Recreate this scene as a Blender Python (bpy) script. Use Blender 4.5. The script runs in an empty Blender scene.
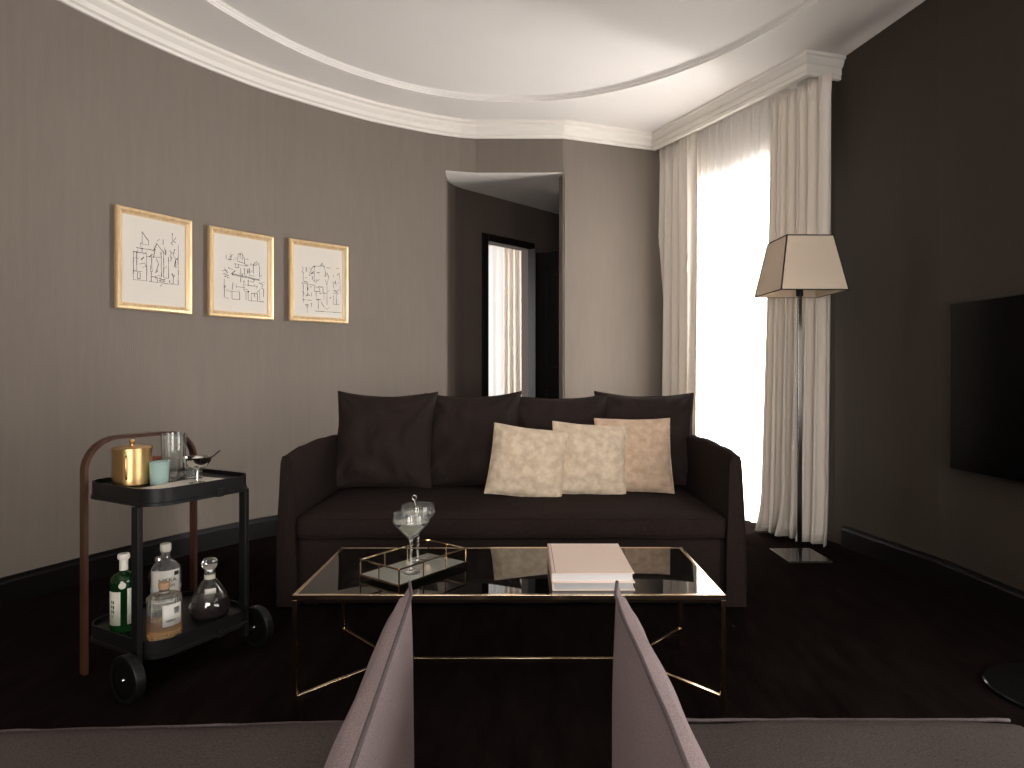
import bpy, bmesh, math, random
from mathutils import Vector, Matrix, noise
PI = math.pi
random.seed(7)
sc = bpy.context.scene
COL = sc.collection
F, CX, CY, CAMZ = 645.0, 523.0, 373.0, 1.15

# ------------------------------------------------------------------ scene settings
cd = bpy.data.cameras.new('camera'); cam = bpy.data.objects.new('camera', cd); COL.objects.link(cam)
cam.location = (0, 0, CAMZ); cam.rotation_euler = (PI/2, 0, 0)
cd.sensor_width = 36; cd.lens = 36*F/1024; cd.shift_x = -11/1024; cd.shift_y = -11/1024
cd.clip_start = .02
sc.camera = cam
sc.view_settings.view_transform = 'Standard'; sc.view_settings.look = 'None'
sc.view_settings.gamma = 1; sc.view_settings.use_curve_mapping = False
sc.view_settings.exposure = .15
try:
    sc.cycles.use_denoising = True; sc.cycles.sample_clamp_indirect = 40
    sc.cycles.max_bounces = 10; sc.cycles.transparent_max_bounces = 16
    sc.cycles.diffuse_bounces = 5; sc.cycles.glossy_bounces = 6; sc.cycles.transmission_bounces = 8
except Exception: pass

# ------------------------------------------------------------------ materials
def srgb(r, g, b):
    f = lambda c: (c/255/12.92) if c/255 <= .04045 else ((c/255+.055)/1.055)**2.4
    return (f(r), f(g), f(b), 1)
def lin(r, g, b): return (r, g, b, 1)
def mat(name, col, rough=.6, metal=0, noise_amt=0, noise_scale=(20,20,20), bump=0, bump_scale=(300,300,300),
        trans=0, ior=1.45, coat=0, sheen=0, spec=.5, col2=None, weave=False, ramp=(.35,.65)):
    m = bpy.data.materials.new(name); m.use_nodes = True
    nt = m.node_tree; b = nt.nodes['Principled BSDF']
    b.inputs['Base Color'].default_value = col; b.inputs['Roughness'].default_value = rough
    b.inputs['Metallic'].default_value = metal; b.inputs['Transmission Weight'].default_value = trans
    b.inputs['IOR'].default_value = ior; b.inputs['Coat Weight'].default_value = coat
    b.inputs['Sheen Weight'].default_value = sheen; b.inputs['Specular IOR Level'].default_value = spec
    tc = nt.nodes.new('ShaderNodeTexCoord')
    if noise_amt or col2:
        mp = nt.nodes.new('ShaderNodeMapping'); mp.inputs['Scale'].default_value = noise_scale
        n = nt.nodes.new('ShaderNodeTexNoise'); n.inputs['Scale'].default_value = 1; n.inputs['Detail'].default_value = 5
        n.inputs['Roughness'].default_value = .6
        nt.links.new(tc.outputs['Object'], mp.inputs[0]); nt.links.new(mp.outputs[0], n.inputs['Vector'])
        r = nt.nodes.new('ShaderNodeValToRGB'); r.color_ramp.elements[0].position = ramp[0]; r.color_ramp.elements[1].position = ramp[1]
        c2 = col2 if col2 else tuple(c*(1+noise_amt) for c in col[:3])+(1,)
        c1 = col if col2 else tuple(c*(1-noise_amt) for c in col[:3])+(1,)
        r.color_ramp.elements[0].color = c1; r.color_ramp.elements[1].color = c2
        nt.links.new(n.outputs['Fac'], r.inputs[0]); nt.links.new(r.outputs[0], b.inputs['Base Color'])
    if bump:
        mp = nt.nodes.new('ShaderNodeMapping'); mp.inputs['Scale'].default_value = bump_scale
        n = nt.nodes.new('ShaderNodeTexNoise'); n.inputs['Scale'].default_value = 1; n.inputs['Detail'].default_value = 3
        nt.links.new(tc.outputs['Object'], mp.inputs[0]); nt.links.new(mp.outputs[0], n.inputs['Vector'])
        bp = nt.nodes.new('ShaderNodeBump'); bp.inputs['Strength'].default_value = bump; bp.inputs['Distance'].default_value = .004
        nt.links.new(n.outputs['Fac'], bp.inputs['Height']); nt.links.new(bp.outputs[0], b.inputs['Normal'])
    return m
M = {}
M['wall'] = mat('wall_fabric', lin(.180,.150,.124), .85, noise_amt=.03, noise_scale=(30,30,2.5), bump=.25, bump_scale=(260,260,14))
M['wall_shaded'] = mat('wall_fabric_shaded', lin(.038,.027,.018), .85, noise_amt=.03, noise_scale=(30,30,2.5), bump=.25, bump_scale=(260,260,14))  # same wall fabric, dimness of the unlit side put into its colour
M['plaster'] = mat('ceiling_plaster', lin(.79,.75,.715), .9, noise_amt=.015, noise_scale=(1,1,1))
M['white_trim'] = mat('white_moulding', lin(.80,.76,.70), .55)
M['wall_half_shaded'] = mat('wall_fabric_half_shaded', lin(.075,.057,.047), .85, noise_amt=.03, noise_scale=(30,30,2.5), bump=.25, bump_scale=(260,260,14))  # wall fabric darkened partway, the passage gloom is in the colour
M['black_paint'] = mat('black_gloss_paint', lin(.006,.005,.0045), .45, spec=.2)
M['carpet'] = mat('carpet_pile', lin(.0070,.0048,.0042), 1, col2=lin(.0145,.0100,.0088), noise_scale=(14,3,1), bump=.9, bump_scale=(330,330,330), sheen=0, spec=0, ramp=(.3,.7))
M['timber_floor'] = mat('dark_timber', lin(.014,.009,.007), .35, noise_amt=.3, noise_scale=(3,40,1))
M['sofa'] = mat('sofa_linen', lin(.0245,.0165,.0145), .9, noise_amt=.14, noise_scale=(60,60,60), bump=.5, bump_scale=(500,500,500), sheen=0, spec=.1)
M['cushion'] = mat('cushion_linen', lin(.026,.0175,.015), .8, noise_amt=.12, noise_scale=(60,60,60), bump=.4, bump_scale=(500,500,500), sheen=0, spec=.2)
M['chair_shaded'] = mat('chair_wool_shaded', lin(.078,.064,.060), .95, noise_amt=.35, noise_scale=(260,700,400), bump=.4, bump_scale=(1100,1100,1100), spec=.05)  # chair wool again, darkened so the seats read as shaded
M['chair'] = mat('chair_wool', lin(.30,.235,.238), .95, noise_amt=.28, noise_scale=(600,600,600), bump=.35, bump_scale=(1100,1100,1100), sheen=0, spec=.05)
M['chair_pipe'] = mat('chair_piping', lin(.10,.078,.078), .9, noise_amt=.2, noise_scale=(200,200,200))
M['beige'] = mat('beige_velvet', lin(.60,.47,.34), .85, col2=lin(.80,.66,.50), noise_scale=(22,22,22), bump=.3, bump_scale=(60,60,60), sheen=.2, spec=.2)
M['tan'] = mat('tan_velvet', lin(.56,.39,.27), .85, col2=lin(.74,.55,.40), noise_scale=(22,22,22), bump=.3, bump_scale=(60,60,60), sheen=.2, spec=.2)
M['brass'] = mat('polished_brass', lin(.95,.74,.52), .13, metal=1)
M['gold_frame'] = mat('gilt_wood', lin(.72,.50,.27), .38, metal=.45, col2=lin(.84,.63,.38), noise_scale=(60,60,8))
M['gold_bucket'] = mat('brushed_gold', lin(.72,.48,.22), .30, metal=1, bump=.1, bump_scale=(30,30,900))
M['paper'] = mat('art_paper', lin(.64,.595,.535), .8)
M['ink'] = mat('black_ink', lin(.012,.011,.011), .7)
M['black_glass'] = mat('black_glass', lin(.002,.002,.002), .015, ior=1.9, spec=.5)
M['mirror'] = mat('tray_mirror', lin(.62,.66,.62), .22, metal=.65)
M['glass'] = mat('clear_glass', lin(.97,.98,.97), .02, trans=.96, ior=1.45)
M['crystal'] = mat('cut_crystal', lin(.95,.97,.96), .04, trans=.975, ior=1.5)
M['bottle_glass'] = mat('bottle_glass', lin(.95,.96,.94), .03, trans=.93, ior=1.4)
M['liquid'] = mat('pale_drink', lin(.93,.93,.80), .02, trans=.7, ior=1.33)
M['green_glass'] = mat('green_glass', lin(.02,.14,.035), .04, trans=.85, ior=1.5)
M['teal_glass'] = mat('teal_glass', lin(.58,.78,.74), .10, trans=.5, ior=1.45)
M['dark_liquor'] = mat('dark_red_liquor', lin(.020,.003,.002), .05, trans=.3, ior=1.36)
M['amber'] = mat('amber_whisky', lin(.90,.46,.09), .03, trans=.85, ior=1.36)
M['dark_glass'] = mat('dark_glass', lin(.008,.008,.008), .08)
M['decanter_glass'] = mat('decanter_glass', lin(.95,.95,.95), .03, trans=.985, ior=1.5)
M['label'] = mat('cream_label', lin(.62,.60,.50), .7)
M['white_label'] = mat('white_label', lin(.74,.71,.65), .7)
M['cork'] = mat('cork', lin(.42,.26,.15), .8, noise_amt=.2, noise_scale=(200,200,200))
M['white_cap'] = mat('white_cap', lin(.72,.68,.60), .5)
M['garnish'] = mat('olive_green', lin(.30,.34,.08), .4)
M['silver'] = mat('silver', lin(.75,.73,.70), .12, metal=1)
M['chrome'] = mat('dark_chrome', lin(.30,.28,.27), .16, metal=1)
M['black_metal'] = mat('black_metal', lin(.008,.008,.008), .42, spec=.35)
M['rubber'] = mat('black_rubber', lin(.006,.006,.006), .45, spec=.35)
M['walnut'] = mat('walnut_wood', lin(.040,.015,.008), .38, col2=lin(.080,.032,.017), noise_scale=(30,30,5))
M['book'] = mat('blush_cloth', lin(.84,.68,.58), .8)
M['pages'] = mat('book_pages', lin(.72,.70,.69), .8, noise_amt=.12, noise_scale=(2,2,900))
M['pages_grey'] = mat('grey_book_pages', lin(.42,.42,.43), .8, noise_amt=.12, noise_scale=(2,2,900))
M['shade_trim'] = mat('shade_trim', lin(.02,.014,.012), .7)
M['screen'] = mat('tv_screen', lin(.001,.001,.001), .18, spec=.25)
M['tv_bezel'] = mat('tv_bezel', lin(.003,.003,.003), .35)
M['napkin'] = mat('printed_paper', lin(.70,.64,.56), .8, col2=lin(.45,.30,.22), noise_scale=(60,60,60), ramp=(.60,.66))

def cloth_mat(name, col, translucent, transparent, bump=.2):
    m = bpy.data.materials.new(name); m.use_nodes = True; nt = m.node_tree
    for n in list(nt.nodes): nt.nodes.remove(n)
    out = nt.nodes.new('ShaderNodeOutputMaterial')
    d = nt.nodes.new('ShaderNodeBsdfDiffuse'); d.inputs[0].default_value = col
    t = nt.nodes.new('ShaderNodeBsdfTranslucent'); t.inputs[0].default_value = col
    x = nt.nodes.new('ShaderNodeMixShader'); x.inputs[0].default_value = translucent
    nt.links.new(d.outputs[0], x.inputs[1]); nt.links.new(t.outputs[0], x.inputs[2])
    last = x
    if transparent:
        p = nt.nodes.new('ShaderNodeBsdfTransparent')
        y = nt.nodes.new('ShaderNodeMixShader'); y.inputs[0].default_value = transparent
        nt.links.new(x.outputs[0], y.inputs[1]); nt.links.new(p.outputs[0], y.inputs[2]); last = y
    if bump:
        tc = nt.nodes.new('ShaderNodeTexCoord'); n = nt.nodes.new('ShaderNodeTexNoise'); n.inputs['Scale'].default_value = 400
        bp = nt.nodes.new('ShaderNodeBump'); bp.inputs['Strength'].default_value = bump; bp.inputs['Distance'].default_value = .002
        nt.links.new(tc.outputs['Object'], n.inputs['Vector']); nt.links.new(n.outputs['Fac'], bp.inputs['Height'])
        nt.links.new(bp.outputs[0], d.inputs['Normal'])
    nt.links.new(last.outputs[0], out.inputs[0])
    return m
M['drape'] = cloth_mat('drape_linen', lin(.84,.77,.69), .07, 0)
M['sheer'] = cloth_mat('sheer_voile', lin(.92,.91,.89), .68, .12, 0)
M['shade'] = cloth_mat('lamp_linen', lin(.88,.76,.62), .25, 0)
def pane_mat():
    m = bpy.data.materials.new('window_glass'); m.use_nodes = True; nt = m.node_tree
    for n in list(nt.nodes): nt.nodes.remove(n)
    out = nt.nodes.new('ShaderNodeOutputMaterial'); t = nt.nodes.new('ShaderNodeBsdfTransparent'); g = nt.nodes.new('ShaderNodeBsdfGlossy'); g.inputs['Roughness'].default_value = .02
    x = nt.nodes.new('ShaderNodeMixShader'); x.inputs[0].default_value = .06
    nt.links.new(t.outputs[0], x.inputs[1]); nt.links.new(g.outputs[0], x.inputs[2]); nt.links.new(x.outputs[0], out.inputs[0]); return m
M['pane'] = pane_mat()

# ------------------------------------------------------------------ helpers
def finish(bm, name, m, parent=None, smooth=False, loc=None, bevel=0, recalc=True, auto=None):
    if recalc: bmesh.ops.recalc_face_normals(bm, faces=bm.faces[:])
    me = bpy.data.meshes.new(name); bm.to_mesh(me); bm.free()
    if smooth:
        for p in me.polygons: p.use_smooth = True
    o = bpy.data.objects.new(name, me); COL.objects.link(o)
    ms = m if isinstance(m, (list, tuple)) else [m]
    for x in ms: me.materials.append(x)
    if parent: o.parent = parent
    if loc is not None: o.location = loc
    if bevel:
        b = o.modifiers.new('bevel', 'BEVEL'); b.width = bevel; b.segments = 3; b.limit_method = 'ANGLE'; b.angle_limit = math.radians(40)
        for p in me.polygons: p.use_smooth = True
        w = o.modifiers.new('wn', 'WEIGHTED_NORMAL')
    if auto and smooth:
        bpy_auto(me, auto)
    return o
def bpy_auto(me, ang):
    me.set_sharp_from_angle(angle=math.radians(ang))
def empty(name, loc=(0,0,0), rz=0):
    o = bpy.data.objects.new(name, None); COL.objects.link(o); o.location = loc; o.rotation_euler = (0,0,rz); o.empty_display_size = .05
    return o
def tag(o, label=None, cat=None, group=None, kind=None):
    if label: o['label'] = label
    if cat: o['category'] = cat
    if group: o['group'] = group
    if kind: o['kind'] = kind
    return o
def struct(o): o['kind'] = 'structure'; return o
def box(bm, x0, x1, y0, y1, z0, z1, mtx=None):
    vs = [bm.verts.new((x,y,z)) for x in (x0,x1) for y in (y0,y1) for z in (z0,z1)]
    for f in ((0,1,3,2),(4,6,7,5),(0,4,5,1),(2,3,7,6),(0,2,6,4),(1,5,7,3)): bm.faces.new([vs[i] for i in f])
    if mtx is not None: bmesh.ops.transform(bm, matrix=mtx, verts=vs)
    return vs
def bar(bm, a, b, w, h=None, up=Vector((0,0,1))):
    a = Vector(a); b = Vector(b); h = h or w; d = (b-a); L = d.length; d.normalize()
    if abs(d.dot(up)) > .98: up = Vector((0,1,0))
    s = d.cross(up).normalized(); u = s.cross(d).normalized()
    vs = []
    for p in (a, b):
        for i, j in ((-1,-1),(1,-1),(1,1),(-1,1)): vs.append(bm.verts.new(p + s*i*w/2 + u*j*h/2))
    for f in ((3,2,1,0),(4,5,6,7),(0,1,5,4),(1,2,6,5),(2,3,7,6),(3,0,4,7)): bm.faces.new([vs[i] for i in f])
def prism(bm, pts, z0, z1):
    a = [bm.verts.new((p[0],p[1],z0)) for p in pts]; b = [bm.verts.new((p[0],p[1],z1)) for p in pts]
    n = len(pts); bm.faces.new(a[::-1]); bm.faces.new(b)
    for i in range(n): bm.faces.new((a[i], a[(i+1)%n], b[(i+1)%n], b[i]))
def tube(bm, pts, r, n=8, closed=False):
    pts = [Vector(p) for p in pts]; rings = []; N = len(pts); prev = None
    for i, p in enumerate(pts):
        if closed: t = pts[(i+1)%N]-pts[i-1]
        else: t = pts[min(i+1,N-1)]-pts[max(i-1,0)]
        t.normalize()
        if prev is None:
            up = Vector((0,0,1)) if abs(t.z) < .9 else Vector((0,1,0)); s = t.cross(up).normalized()
        else: s = (prev - t*prev.dot(t)).normalized()
        prev = s; u = s.cross(t)
        rings.append([bm.verts.new(p + (s*math.cos(2*PI*k/n)+u*math.sin(2*PI*k/n))*r) for k in range(n)])
    for i in range(N if closed else N-1):
        a = rings[i]; b = rings[(i+1)%N]
        for k in range(n): bm.faces.new((a[k], a[(k+1)%n], b[(k+1)%n], b[k]))
    if not closed: bm.faces.new(rings[0][::-1]); bm.faces.new(rings[-1])
def lathe(bm, prof, n=32, c=(0,0,0), mod=None):
    """prof: (r,z) from bottom to top; r=0 ends close to a point"""
    rings = []
    for r, z in prof:
        if r < 1e-6: rings.append([bm.verts.new((c[0],c[1],c[2]+z))])
        else:
            rings.append([bm.verts.new((c[0]+r*(mod(k,n) if mod else 1)*math.cos(2*PI*k/n), c[1]+r*(mod(k,n) if mod else 1)*math.sin(2*PI*k/n), c[2]+z)) for k in range(n)])
    for i in range(len(rings)-1):
        a, b = rings[i], rings[i+1]
        for k in range(n):
            k2 = (k+1)%n
            if len(a) == 1 and len(b) == 1: continue
            if len(a) == 1: bm.faces.new((a[0], b[k2], b[k]))
            elif len(b) == 1: bm.faces.new((a[k], a[k2], b[0]))
            else: bm.faces.new((a[k], a[k2], b[k2], b[k]))
def lathe_obj(name, prof, m, parent=None, n=32, loc=None, auto=35, mod=None):
    bm = bmesh.new(); lathe(bm, prof, n, mod=mod); return finish(bm, name, m, parent, True, loc, auto=auto)
def bar_obj(name, a, b, w, m, parent, h=None, bevel=0):
    bm = bmesh.new(); bar(bm, a, b, w, h); return finish(bm, name, m, parent, bevel=bevel)
def V2(a, b): return Vector((b[0]-a[0], b[1]-a[1]))
def offset_poly(pts, d):
    """offset an open plan polyline to the right-hand side of its direction by d (mitred)"""
    out = []
    for i, p in enumerate(pts):
        ns = []
        if i > 0: t = V2(pts[i-1], p).normalized(); ns.append(Vector((t.y,-t.x)))
        if i < len(pts)-1: t = V2(p, pts[i+1]).normalized(); ns.append(Vector((t.y,-t.x)))
        n = sum(ns, Vector((0,0))).normalized(); k = 1/max(.4, n.dot(ns[0]))
        out.append((p[0]+n.x*d*k, p[1]+n.y*d*k))
    return out
def strip(bm, pts, z0, z1, d):
    """solid wall strip between the polyline and its offset by d"""
    q = offset_poly(pts, d); n = len(pts)
    a0=[bm.verts.new((*p,z0)) for p in pts]; a1=[bm.verts.new((*p,z1)) for p in pts]
    b0=[bm.verts.new((*p,z0)) for p in q]; b1=[bm.verts.new((*p,z1)) for p in q]
    for i in range(n-1):
        bm.faces.new((a0[i],a0[i+1],a1[i+1],a1[i])); bm.faces.new((b0[i+1],b0[i],b1[i],b1[i+1]))
        bm.faces.new((a1[i],a1[i+1],b1[i+1],b1[i])); bm.faces.new((a0[i+1],a0[i],b0[i],b0[i+1]))
    bm.faces.new((a0[0],a1[0],b1[0],b0[0])); bm.faces.new((a0[-1],b0[-1],b1[-1],a1[-1]))
def sweep(bm, pts, prof):
    rows = []
    for off, z in prof:
        q = offset_poly(pts, off); rows.append([bm.verts.new((*p, z)) for p in q])
    n = len(pts); k = len(prof)
    for i in range(k):
        a, b = rows[i], rows[(i+1)%k]
        for j in range(n-1): bm.faces.new((a[j],a[j+1],b[j+1],b[j]))
    bm.faces.new([r[0] for r in rows]); bm.faces.new([r[-1] for r in rows][::-1])
def catmull(P, n=8):
    out = []
    for i in range(len(P)-1):
        p0 = Vector(P[max(i-1,0)]); p1 = Vector(P[i]); p2 = Vector(P[i+1]); p3 = Vector(P[min(i+2,len(P)-1)])
        for k in range(n):
            t = k/n
            out.append(tuple(.5*((2*p1)+(p2-p0)*t+(2*p0-5*p1+4*p2-p3)*t*t+(3*p1-p0-3*p2+p3)*t**3)))
    out.append(tuple(P[-1])); return out
def ray_line(px, a, b):
    """plan point where the sight line through picture column px meets line a-b (used once, to place things)"""
    k = (px-CX)/F; ax, ay = a; bx, by = b
    t = (k*ay-ax)/((bx-ax)-k*(by-ay)); return (ax+(bx-ax)*t, ay+(by-ay)*t)

# ------------------------------------------------------------------ room shell
H = 3.25; HB = .14; PH = 2.84; ZC = 3.13
curveP = [(-3.0,-2.2),(-3.0,-.6),(-2.98,.6),(-2.93,1.5),(-2.82,2.3),(-2.62,3.05),(-2.474,3.43),(-2.355,3.70),(-2.21,3.97),(-2.035,4.24),(-1.81,4.53),(-1.511,4.82),(-1.196,5.08),(-.86,5.285),(-.65,5.385)]
LW = catmull(curveP, 6)                       # interior face of the curved wall, towards the doorway
DJ = (.335, 5.452); CR = (.352, 5.457); WB = (1.40, 5.837); WA = (2.12, 4.38)
R1 = (2.135, 4.29); R2 = (2.285, 3.55); R3 = (2.47, .47); R4 = (2.62, -2.2)
headP = [(-.65,5.385),(-.53,5.43),(-.40,5.455),DJ,CR]

bm = bmesh.new(); strip(bm, LW, 0, H, -.14); struct(finish(bm, 'wall_left', M['wall'], recalc=True))
bm = bmesh.new(); strip(bm, headP, PH+.004, H, -.10)
strip(bm, [CR, WB, (1.55,5.891)], 0, H, -.12)
struct(finish(bm, 'wall_back', M['wall']))
# window wall: lintel + narrow piers
wd = V2(WA, WB).normalized()
def WP(t, off=0):   # point along the window wall from WA, off = into the room
    return (WA[0]+wd.x*t - wd.y*off, WA[1]+wd.y*t + wd.x*off)
WL = V2(WA, WB).length
bm = bmesh.new()
strip(bm, [WP(.10),WP(WL-.10)], 2.70, H, .12); struct(finish(bm, 'trim_6', M['plaster']))
bm = bmesh.new()
strip(bm, [WP(-.12),WP(.10)], 0, H, .12); strip(bm, [WP(WL-.10),WP(WL+.12)], 0, H, .12); strip(bm, [WP(.10),WP(.27)], 0, 2.70, .12); strip(bm, [WP(WL-.28),WP(WL-.10)], 0, 2.70, .12)
struct(finish(bm, 'wall_window_side', M['wall_shaded']))
bm = bmesh.new()
strip(bm, [WP(0), R1, R2], 0, H, -.12)
struct(finish(bm, 'wall_right', M['wall_shaded']))
# long right wall with the TV, and window openings beyond the camera
def RP(t): d = V2(R2,R4).normalized(); return (R2[0]+d.x*t, R2[1]+d.y*t)
RL = V2(R2,R4).length
bm = bmesh.new()
W0, W1 = 1.85, 4.05       # opening along the wall
strip(bm, [RP(0),RP(W0)], 0, H, -.12); strip(bm, [RP(W1),RP(RL+.12)], 0, H, -.12)
strip(bm, [RP(W0),RP(W1)], 1.95, H, -.12); strip(bm, [RP(W0),RP(W1)], 0, .25, -.12)
struct(finish(bm, 'wall_television_side', M['wall_shaded']))
bm = bmesh.new(); strip(bm, [(-3.14,-2.2),(-1.3,-2.2)], 0, H, .12); strip(bm, [(1.1,-2.2),(2.8,-2.2)], 0, H, .12); strip(bm, [(-1.3,-2.2),(1.1,-2.2)], 0, .4, .12); strip(bm, [(-1.3,-2.2),(1.1,-2.2)], 2.2, H, .12); struct(finish(bm, 'wall_front', M['wall']))
bm = bmesh.new()
for x in (-1.27,-.1,1.07): bar(bm, (x,-2.24,.4), (x,-2.24,2.2), .05, .05)
for z in (.43,2.17): bar(bm, (-1.3,-2.24,z), (1.1,-2.24,z), .05, .05)
struct(finish(bm, 'fill_opening_frame', M['white_trim']))  # frame of an invented opening, added to house the front fill lamp
# window_2: frame of the opening in the long right wall (behind the camera)
bm = bmesh.new()
for t in (W0+.03, (W0+W1)/2, W1-.03):
    p = RP(t); bar(bm, (p[0]+.06,p[1],.25), (p[0]+.06,p[1],1.95), .06, .06)
for z in (.28, 1.92):
    p, q = RP(W0), RP(W1); bar(bm, (p[0]+.06,p[1],z), (q[0]+.06,q[1],z), .06, .06)
struct(finish(bm, 'window_2', M['white_trim']))
# window_1: french window behind the sheer
w1 = bmesh.new()
t0, t1 = .27, WL-.28
for t in (t0+.025, (t0+t1)/2, t1-.025):
    a = WP(t, -.07); bar(w1, (*a,.03), (*a,2.69), .05, .05)
for z in (.03, 2.68):
    a = WP(t0,-.07); b = WP(t1,-.07); bar(w1, (*a,z), (*b,z), .05, .06)
wo = struct(finish(w1, 'window_1', M['white_trim']))
bm = bmesh.new(); a = WP(t0,-.07); b = WP(t1,-.07); bar(bm, (*a,1.36), (*b,1.36), .006, 2.6)
finish(bm, 'pane', M['pane'], wo)

# floor
bm = bmesh.new(); prism(bm, [(-3.3,-2.4),(2.9,-2.4),(2.6,0),(2.35,3.6),(2.26,4.5),WP(WL+.1,-.12),(1.1,6.2),(1.0,7.6),(1.0,8.7),(-2.2,8.7),(-2.2,5.3),(-3.3,3.6)], -.1, 0)
struct(finish(bm, 'floor', M['carpet']))
# thin metal threshold of the french window
bm = bmesh.new(); a = WP(.32,.02); b = WP(WL-.35,.02); bar(bm, (*a,.004), (*b,.004), .02, .008); struct(finish(bm, 'trim_1', M['silver']))

# ceiling with raised oval field
EC, EA, EB = (-.06, 2.5), 1.94, 2.5
bm = bmesh.new(); NE = 96
ring = [(EC[0]+EA*math.cos(2*PI*k/NE), EC[1]+EB*math.sin(2*PI*k/NE)) for k in range(NE)]
big = []
for k in range(NE):
    c, s = math.cos(2*PI*k/NE), math.sin(2*PI*k/NE); q = max(abs(c)/4.0, abs(s)/5.2); big.append((EC[0]+c/q, 2.0+s/q))
e0=[bm.verts.new((*p,H)) for p in ring]; g0=[bm.verts.new((*p,H)) for p in big]
g1=[bm.verts.new((*p,H+.2)) for p in big]
prof = [(1,0),(1,.010),(.997,.014),(.997,.026),(.993,.030),(.993,.034),(.988,.040)]
rows=[e0]
for s, dz in prof[1:]:
    rows.append([bm.verts.new((EC[0]+(p[0]-EC[0])*s, EC[1]+(p[1]-EC[1])*s, H+dz)) for p in ring])
top=[bm.verts.new((*p,H+.2)) for p in ring]
for k in range(NE):
    j=(k+1)%NE
    bm.faces.new((e0[k],e0[j],g0[j],g0[k])); bm.faces.new((g0[k],g0[j],g1[j],g1[k]))
    for a, b in zip(rows, rows[1:]): bm.faces.new((a[k],a[j],b[j],b[k]))
    bm.faces.new((g1[k],g1[j],top[j],top[k]))
bm.faces.new(rows[-1]); bm.faces.new(top)
struct(finish(bm, 'ceiling', M['plaster'], recalc=False))
# sloping plaster strip along the right wall
bm = bmesh.new()
A1=(1.92,4.26); B1=(2.30,2.0)
# cornice along curved and back walls
cprof = [(0,ZC),(.018,ZC),(.022,ZC+.016),(.040,ZC+.024),(.050,ZC+.050),(.078,ZC+.074),(.082,ZC+.092),(.105,ZC+.100),(.108,H+.001),(0,H+.001)]
bm.free(); bm = bmesh.new(); inner = LW[:-1]+headP[:-1]+[CR, (1.15,5.745)]
sweep(bm, inner, cprof); struct(finish(bm, 'trim_2', M['white_trim']))
# pelmet box with its crown moulding, in front of the curtains
PW = .31
bm = bmesh.new()
pel = [WP(WL+.05,PW), WP(-.045,PW), (2.15,4.235)]
pel = [WP(WL-.02,.29), WP(-.01,.29), (2.125,4.318)]
sweep(bm, pel, [(-.02,ZC-.02),(.006,ZC-.02),(.006,ZC+.004),(.012,ZC+.010),(.012,ZC+.050),(.022,ZC+.058),(.034,ZC+.082),(.036,ZC+.096),(.050,ZC+.102),(.052,H+.001),(-.02,H+.001)][::1])
struct(finish(bm, 'trim_3', M['white_trim']))
# baseboards
def baseboard(name, pts, m=M['black_paint'], h=HB):
    bm = bmesh.new(); sweep(bm, pts, [(0,0),(.020,0),(.020,h-.03),(.014,h-.018),(.012,h),(0,h)]); return struct(finish(bm, name, m))
baseboard('baseboard_left', LW)
baseboard('baseboard_back', [CR, (1.39,5.833)])
baseboard('baseboard_right', [R1, R2, RP(RL)])
# passage behind the doorway
PH = 2.84
D0 = (-.665,5.80); D1 = (.95,7.44)
dd = V2(D0,D1).normalized(); 
def DP(px): return ray_line(px, D0, D1)
O0, O1 = DP(487), DP(528.5)
bm = bmesh.new()
strip(bm, [(-.65,5.385),(-.662,5.52),(-.664,5.64),(-.650,5.74),(-.612,5.83),(-.55,5.915), O0], 0, PH+.05, -.10)
strip(bm, [O1, D1], 0, PH+.05, -.10)
strip(bm, [O0,O1], 2.40, PH+.05, -.10)
strip(bm, [D1,(.95,6.0),(.345,5.86)], 0, PH+.05, -.10)
struct(finish(bm, 'wall_passage', M['wall_half_shaded']))
bm = bmesh.new(); strip(bm, [(.345,5.86),(.336,5.51),DJ], 0, PH+.05, -.012); strip(bm, [(-.652,5.388),(-.6635,5.52),(-.6655,5.63)], 0, PH+.05, .006); struct(finish(bm, 'trim_5', M['wall']))
bm = bmesh.new(); prism(bm, [(-.66,5.386),(-.53,5.432),(-.40,5.457),DJ,(.36,5.87),(.96,6.02),(1.0,7.5),D1,(-.70,5.82)], PH, PH+.04)
struct(finish(bm, 'ceiling_passage', M['plaster']))
# black door casing + leaf
dn = Vector((dd.y,-dd.x))
def DO(p, along=0, off=0): return (p[0]+dd.x*along+dn.x*off, p[1]+dd.y*along+dn.y*off)
cs = bmesh.new()
strip(cs, [DO(O0,-.07), DO(O0,0)], 0, 2.47, .025); strip(cs, [DO(O1,0), DO(O1,.07)], 0, 2.47, .025); strip(cs, [DO(O0,0), DO(O1,0)], 2.40, 2.47, .025)
for p, s in ((O0,1),(O1,-1)): strip(cs, [DO(p,0,.0), DO(p,s*.012,.0)], 0, 2.40, -.11)
struct(finish(cs, 'trim_4', M['black_paint'], bevel=.004))
dr = empty('door_1', (*DO(O1,.05,.04),0), math.atan2(-.40,.92)); struct(dr)
bm = bmesh.new(); box(bm, 0,.74, -.02,.02, .01,2.36); finish(bm, 'door_leaf', M['black_paint'], dr)
for (z0,z1) in ((.20,1.02),(1.18,2.22)):
    bm = bmesh.new()
    for (x0,x1,a,b) in ((.12,.62,z0,z0+.03),(.12,.62,z1-.03,z1),(.12,.15,z0,z1),(.59,.62,z0,z1)): box(bm, x0,x1,-.034,-.018,a,b)
    box(bm, .20,.54,-.028,-.018,z0+.08,z1-.08)
    finish(bm, 'door_panel', M['black_paint'], dr, bevel=.005)
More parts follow.
